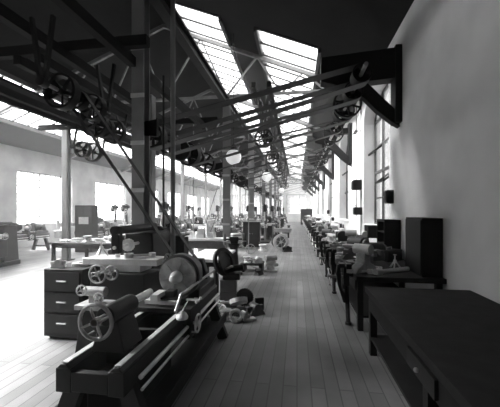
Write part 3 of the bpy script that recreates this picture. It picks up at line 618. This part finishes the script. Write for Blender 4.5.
MB().box(-.4, .4, -.2, .2, 0, 2.0).build('body', 'black_iron', t, smooth=False)
for s in (-1, 1): MB().box(min(s*.01, s*.38), max(s*.01, s*.38), -.22, -.2, .08, 1.94).build('door', 'dark_iron', t)
tag(MB().box(-9.2, -8.75, 11.965, 11.978, 1.2, 1.5).build('notice_sheet', 'pale_paint', None), 'pale sheet fixed on the front of the tall black cupboard', 'paper')
t = thing('slotting_attachment', 'cluster of bright valve wheels on a low iron stand at the left edge', 'machine', (-2.25, 3.2, 0)); t.scale = (.85, .85, .9)
MB().taper((0, 0), (.2, .2), (.12, .12), 0, .78).build('pedestal', 'machine_paint', t, bevel=.01)
MB().box(-.2, .2, -.15, .15, .78, .84).cyl((-.15, 0, .98), (.15, 0, .98), .06, 16).box(-.06, .06, -.06, .06, .84, .95).build('head', 'dull_steel', t, bevel=.006)
for p in ((-.1, -.14, 1.02), (.12, -.12, .93)): MB().handwheel(p, (.3, -1, .2), .06, .009, 4).build('valve_wheel', 'steel', t)
t = thing('darkening_cabinet', 'low black cabinet added to darken the left edge behind the valve wheels', 'cabinet', (-3.2, 4.1, 0))  # added dark box, covers the bright floor at the left edge
MB().box(-.3, .3, -.25, .3, .04, .98).box(-.26, .26, -.2, .26, 0, .04).build('body', 'black_iron', t, bevel=.01)
for k in range(3): d = MB().box(-.26, .26, -.27, -.25, .1+.29*k, .36+.29*k).build('drawer', 'dark_iron', t); MB().cyl((-.07, -.285, .24+.29*k), (.07, -.285, .24+.29*k), .01, 8).build('handle', 'steel', d)
pile_item('gear', 'bright gear standing on the low black cabinet at the left edge', (-3.15, 4.15, .98), 0, 'bright_casting', .8, 0, 'parts on the low black cabinet')
pile_item('block', 'bearing block on the low black cabinet at the left edge', (-3.38, 3.98, .98), .5, 'bright_casting', .6, 0, 'parts on the low black cabinet')
# oil can and parts on the big lathe
t = thing('oil_can', 'bright oil can with slanting spout on the lathe front rail', 'oil can', (-1.12, 2.92, .728), -.6)
MB().lathe((0, 0, 0), (0, 0, 1), [(0, .055), (.02, .06), (.05, .045), (.075, .015)], 20).build('body', 'white_top', t); MB().cyl((0, 0, .07), (.07, .03, .2), .008, 8, .004).build('spout', 'steel', t)

# ------------------------------------------------------------------ right hand benches
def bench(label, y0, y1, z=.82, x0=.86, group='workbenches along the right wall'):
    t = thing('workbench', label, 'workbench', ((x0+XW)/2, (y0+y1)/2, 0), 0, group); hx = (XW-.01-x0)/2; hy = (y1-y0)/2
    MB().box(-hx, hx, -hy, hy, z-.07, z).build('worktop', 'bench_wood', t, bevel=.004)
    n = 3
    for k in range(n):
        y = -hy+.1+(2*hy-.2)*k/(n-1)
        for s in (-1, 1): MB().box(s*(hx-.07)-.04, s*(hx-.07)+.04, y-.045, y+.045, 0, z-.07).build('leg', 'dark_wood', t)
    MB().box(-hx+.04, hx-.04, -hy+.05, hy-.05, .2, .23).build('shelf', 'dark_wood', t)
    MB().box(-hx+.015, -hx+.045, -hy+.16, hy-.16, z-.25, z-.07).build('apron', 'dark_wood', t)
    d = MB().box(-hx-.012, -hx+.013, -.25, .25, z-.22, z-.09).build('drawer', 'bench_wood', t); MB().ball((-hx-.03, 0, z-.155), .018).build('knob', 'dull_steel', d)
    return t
def make_vise():
    t = thing('leg_vise', 'vise', 'vise', (0, 0, 0), 0, 'leg vises on the right benches')   # faces -X
    MB().box(-.14, -.05, -.045, .045, .62, .92).box(-.1, -.02, -.075, .075, .88, .96).bar((-.09, 0, .62), (-.06, 0, .02), .05, .05).box(-.1, .06, -.03, .03, .76, .815).build('fixed_jaw', 'dark_iron', t, bevel=.006)
    MB().prism([(-.17, .96), (-.23, .94), (-.25, .8), (-.22, .62), (-.14, .35), (-.11, .35), (-.17, .62), (-.18, .88)], 1, -.04, .04).box(-.21, -.12, -.075, .075, .9, .965).build('moving_jaw', 'dark_iron', t, bevel=.006)
    MB().cyl((-.36, 0, .75), (-.02, 0, .75), .024, 12).cyl((-.38, 0, .75), (-.33, 0, .75), .04, 14).build('screw', 'dull_steel', t)
    MB().cyl((-.355, -.16, .66), (-.355, .13, .84), .011, 8).ball((-.355, -.16, .66), .02).ball((-.355, .13, .84), .02).build('handle', 'steel', t)
    MB().cyl((-.06, 0, 0), (-.06, 0, .04), .05, 12).build('foot', 'dark_iron', t)
    return t
bl = [(.55, 4.15), (4.75, 8.1), (8.2, 11.8), (11.9, 15.5), (15.6, 19.2), (19.3, 22.9), (23, 26.6), (26.7, 30.3), (30.4, 34), (34.1, 38)]
for i, (a, b) in enumerate(bl):
    bench('%s workbench along the right wall%s' % (ordn(i), ', cut by the bottom corner' if i == 0 else ''), a, b, .82)
v0 = make_vise(); SEEN.pop('vise'); vy = [5.05, 6.9, 8.6, 10.4, 12.2, 13.9, 15.9, 17.7, 19.6, 21.5, 23.4, 25.4, 27.5, 29.6, 32]
for i, y in enumerate(vy):
    l = '%s leg vise clamped to the front edge of the right workbenches' % ordn(i)
    if i == 0: tag(v0, l, 'vise', 'leg vises on the right benches'); v0.location = (.858, y, 0)
    else: dup(v0, (.858, y, 0), 0, l)
# parts on the benches
def bench_item(kind, i):
    if kind == 'toolbox':
        t = thing('tool_box', '', 'tool box'); MB().box(-.2, .2, -.12, .12, 0, .16).build('body', 'dark_wood', t, bevel=.006); MB().box(-.205, .205, -.125, .125, .16, .19).build('lid', 'bench_wood', t, bevel=.006); MB().tube([(-.07, 0, .19), (-.07, 0, .23), (.07, 0, .23), (.07, 0, .19)], .008).build('handle', 'dull_steel', t); return t
    if kind == 'benchvise':
        t = thing('bench_vise', '', 'vise'); MB().taper((0, 0), (.11, .1), (.07, .06), 0, .06).box(-.08, .1, -.045, .045, .06, .15).box(0, .06, -.08, .08, .13, .2).build('body', 'grey_iron', t, bevel=.006)
        MB().box(-.2, -.07, -.04, .04, .06, .14).box(-.11, -.05, -.08, .08, .12, .2).build('moving_jaw', 'dull_steel', t, bevel=.006); MB().cyl((-.27, 0, .1), (-.18, 0, .1), .018).cyl((-.26, -.12, .1), (-.26, .12, .1), .009, 8).build('handle', 'steel', t); return t
    if kind == 'frame':
        t = thing('machine_frame_casting', '', 'casting'); MB().prism([(-.25, 0), (.25, 0), (.2, .06), (.07, .12), (.05, .3), (-.05, .3), (-.07, .12), (-.2, .06)], 1, -.07, .07).build('frame', 'dull_steel', t, bevel=.01); MB().cyl((0, -.12, .3), (0, .12, .3), .07, 18).build('boss', 'steel', t); return t
    if kind == 'motor':
        t = thing('gear_housing', '', 'gear housing'); MB().cyl((-.16, 0, .15), (.16, 0, .15), .14, 24).box(-.14, .14, -.12, .12, 0, .06).build('housing', 'dark_iron', t, bevel=.006); MB().wheel((.2, 0, .15), (1, 0, 0), .11, .04, 4).build('wheel', 'grey_iron', t); return t
K2 = {'toolbox': 'flat wooden tool box', 'benchvise': 'small grey bench vise', 'frame': 'bright forked casting', 'motor': 'round dark gear housing'}
proto = {k: bench_item(k, 0) for k in K2}; usedp = set(); SEEN.clear()
def put(kind, x, y, rz, label, sc=1):
    if kind in proto:
        if kind not in usedp:
            usedp.add(kind); o = proto[kind]; o.location = (x, y, .82); o.rotation_euler.z = rz; tag(o, label, o['category'], 'parts on the right workbenches'); o.scale = (sc,)*3
        else: dup(proto[kind], (x, y, .82), rz, label, 'parts on the right workbenches', sc)
    else: pile_item(kind, label, (x, y, .82), rz, random.choice(['grey_iron', 'dull_steel', 'dull_steel', 'bright_casting']), sc, 0, 'parts on the right workbenches')
kinds = ['frame', 'bar', 'gear', 'benchvise', 'block', 'motor', 'toolbox', 'cup', 'angle', 'ring', 'motor', 'block', 'wheel', 'frame']
q = 0; cols = ['front edge', 'middle', 'wall side']
for bi, (a, b) in enumerate(bl):
    if bi == 0: continue
    rows = 5 if bi < 5 else 3
    for r in range(rows):
        for c in range(3):
            if bi >= 5 and (r+c) % 2: continue
            if bi == 1 and c == 2 and r in (0, 1, 3): continue
            k = kinds[q % len(kinds)]; q += 1
            x = 1.08+.36*c+random.uniform(-.04, .04); y = a+.4+(b-a-.8)*r/(rows-1)+random.uniform(-.08, .08)
            nmk = K2.get(k) or nm[k]
            put(k, x, y, random.uniform(-1.5, 1.5), '%s on the %s of the %s right workbench, %s' % (nmk, cols[c], ORD[bi], ['near end', 'near half', 'halfway along', 'far half', 'far end'][r if rows == 5 else 2*r]), random.uniform(.95, 1.35))
# the bright casting in front and tubes on bench 1
# dark cabinets against the right wall
t = thing('shelf_cabinet', 'dark open-shelved cabinet standing on the bench below the nearest arched window', 'cabinet', (1.93, 7.0, .82))
MB().box(-.16, .16, -.3, .3, 0, .03).box(-.16, .16, -.3, .3, .74, .78).box(-.16, .16, -.3, -.27, 0, .78).box(-.16, .16, .27, .3, 0, .78).box(.13, .16, -.3, .3, 0, .78).build('carcass', 'black_iron', t, smooth=False)
for z in (.25, .5): MB().box(-.15, .13, -.27, .27, z, z+.025).build('shelf', 'dark_wood', t)
t = thing('wall_cabinet', 'tall black cabinet at the right wall by the nearest bench', 'cabinet', (1.95, 5.2, .82))
MB().box(-.14, .14, -.34, .34, 0, .86).build('body', 'black_iron', t, smooth=False); MB().box(-.155, -.14, -.32, .32, .03, .83).build('door', 'black_iron', t)
tag(MB().box(1.8, 2.09, 8.3, 8.75, 1.08, 1.4).build('wall_box', 'dark_wood', bevel=.01), 'small dark wooden box fixed to the wall left of the shelved cabinet', 'box')
def wallbox(label, y, z, w, h, d=.14, name='switch_box'):
    t = thing(name, label, 'switch box', (XW, y, z), 0, 'iron boxes on the right wall')
    MB().box(-d, 0, -w/2, w/2, -h/2, h/2).build('case', 'black_iron', t, bevel=.015); MB().box(-d-.02, -d, -w*.4, w*.4, -h*.4, h*.4).build('cover', 'black_iron', t, bevel=.006)
    return t
def wy(px): return (310*XW/.9887/(px-297)+XW*.1499)/.9887
def wz(px, py): return 1.8+(210-py)*(310*XW/.9887/(px-297))/310
wallbox('square dark iron box on the white pier at head height', wy(361), wz(361, 185), .36, .32, .27)
w2 = wallbox('smaller dark iron box low on the white pier with a lever arm', wy(361.5), wz(361.5, 211), .3, .25, .24); MB().tube([(-.08, .1, .05), (-.1, .35, .12), (-.1, .5, .2)], .012).build('lever', 'dark_iron', w2)
wallbox('dark iron box on the pier edge right of the nearest window', 7.3, wz(391, 197), .22, .3, .14)
wallbox('tiny dark box on the wall farther along, beside the second window', wy(329.5), wz(329.5, 212), .3, .25, .15)
wallbox('tiny dark box low on the wall farther along past the second window', wy(334), wz(334, 219), .2, .2, .12)
wallbox('small dark box high on the wall in the distance', wy(325), wz(325, 187), .5, .3, .2)
def conduit(label, y, z0, z1): tag(MB().cyl((XW-.02, y, z0), (XW-.02, y, z1), .012, 8).build('conduit', 'dark_iron'), label, 'conduit', 'conduits on the right wall')
conduit('thin vertical conduit linking the two iron boxes on the white pier', wy(361.5), .9, 5.5); conduit('thin vertical conduit on the pier left of the iron boxes', wy(357), 1.6, 5.5)
conduit('thin vertical conduit on the distant pier', wy(331), .9, 4.4)
t = thing('wall_lamp', 'small double lamp bracket high on the white pier', 'wall lamp', (XW, wy(361), wz(361, 131)))
MB().cyl((0, 0, 0), (-.18, 0, .02), .015, 8).cyl((-.18, -.12, .02), (-.18, .12, .02), .012, 8).build('arm', 'black_iron', t)
for s in (-1, 1): MB().lathe((-.18, s*.12, .03), (0, 0, -1), [(0, .02), (.04, .03), (.1, .07)], 14).build('shade', 'black_iron', t)
t = thing('end_cabinet', 'dark cabinet standing across the far end of the right benches', 'cabinet', (1.3, 39.2, 0))
MB().box(-.85, .55, -.4, .4, 0, 1.95).build('body', 'dark_wood', t, smooth=False); MB().box(-.8, .5, -.42, -.4, .1, 1.85).build('door', 'dark_iron', t)
for l, ls_ in SEEN.items():
    if len(ls_) > 1: print('SHARED LABEL', l, len(ls_))
# hand tools and small parts
def tool(kind, label, loc, rz, group):
    b = MB()
    if kind == 'hammer': b.cyl((-.15, 0, .02), (.12, 0, .02), .012, 8).cyl((.13, -.05, .024), (.13, .06, .024), .024, 12).cyl((.13, .06, .024), (.13, .08, .024), .028, 12)
    elif kind == 'file': b.bar((-.06, 0, .008), (.2, 0, .008), .026, .01).lathe((-.06, 0, .016), (-1, 0, 0), [(0, .01), (.03, .016), (.1, .014), (.11, .006)], 10)
    elif kind == 'spanner':
        b.bar((-.13, 0, .008), (.13, 0, .008), .022, .012).ring((.15, 0, .009), (0, 0, 1), .035, .018, .014, 12); b.prism([(-.13, -.02), (-.19, -.035), (-.2, -.015), (-.165, 0), (-.2, .015), (-.19, .035), (-.13, .02)], 2, .002, .016)
    elif kind == 'plug_gauge': b.lathe((0, 0, 0), (0, 0, 1), [(0, .035), (.05, .035), (.05, .015), (.1, .015), (.1, .028), (.15, .028)], 16)
    elif kind == 'tripod_jack':
        b.lathe((0, 0, .09), (0, 0, 1), [(0, .03), (.05, .025), (.05, .012), (.13, .012), (.13, .03), (.14, .03)], 12)
        for k in range(3): a = k*2.094; b.bar((.09*math.cos(a), .09*math.sin(a), .008), (.01*math.cos(a), .01*math.sin(a), .12), .02)
    elif kind == 'connecting_rod': b.ring((-.14, 0, .03), (0, 0, 1), .06, .035, .06, 20).ring((.16, 0, .03), (0, 0, 1), .045, .025, .06, 18).bar((-.09, 0, .03), (.12, 0, .03), .035, .03)
    o = b.build(kind, 'steel' if kind != 'connecting_rod' else 'bright_casting'); o.location = loc; o.rotation_euler = (0, 0, rz); return tag(o, label, kind.replace('_', ' '), group)
TK = ['connecting_rod', 'hammer', 'tripod_jack', 'file', 'spanner', 'plug_gauge']; hows = ['close to the front edge', 'in from the front edge', 'toward the middle']
for bi, y0, y1 in ((1, 4.9, 7.9), (2, 8.4, 11.6), (3, 12.1, 15.3)):
    for k in range(12):
        kd = TK[k % 6]; y = y0+(y1-y0)*(k+.5)/12; x = (.93, 1.25, 1.6)[k % 3]+.03
        tool(kd, '%s steel %s lying %s on the %s right workbench' % ('nearer' if k < 6 else 'farther', kd.replace('_', ' '), hows[k % 3], ORD[bi]), (x, y, .821), k*1.1, 'hand tools on the right benches')
for k, (x, y) in enumerate([(-6.5, 8.2), (-5.7, 8.35), (-5.6, 9.1), (-6.45, 9.1), (-6.4, 8.55), (-5.65, 8.7)]):
    tool(TK[k], 'steel %s lying on the littered bench at the left' % TK[k].replace('_', ' '), (x, y, .861), k, 'tools on the littered left bench')
mt = 1.03*1.13
for k, (kd, dx) in enumerate((('tripod_jack', -.36), ('plug_gauge', -.12), ('connecting_rod', .2))):
    tool(kd, 'steel %s standing on the bright table of the near milling machine' % kd.replace('_', ' ') if k < 2 else 'forged connecting rod lying on the bright table of the near milling machine', (-2.28+dx, 3.88, mt+.001), .4, 'parts on the near milling table')
# thin workshop haze filling the building
hz = bpy.data.materials.new('haze'); hz.use_nodes = True; nt = hz.node_tree; nt.nodes.clear()
ho = nt.nodes.new('ShaderNodeOutputMaterial'); hv = nt.nodes.new('ShaderNodeVolumeScatter'); hv.inputs['Density'].default_value = .006; hv.inputs['Anisotropy'].default_value = .2
nt.links.new(hv.outputs[0], ho.inputs['Volume']); MATS['haze'] = hz
hb = MB().prism([(XL-.8, -.3), (XW+.9, -.3), (XW+.9, roofz(XW)+.3), (XR, roofz(XR)+.5), (XL-.8, roofz(XL)+.3)], 1, Y0-.6, Y1+.9).build('haze', 'haze', None, smooth=False)
tag(hb, 'thin light haze hanging in the air of the whole shop', 'haze', None, 'stuff')
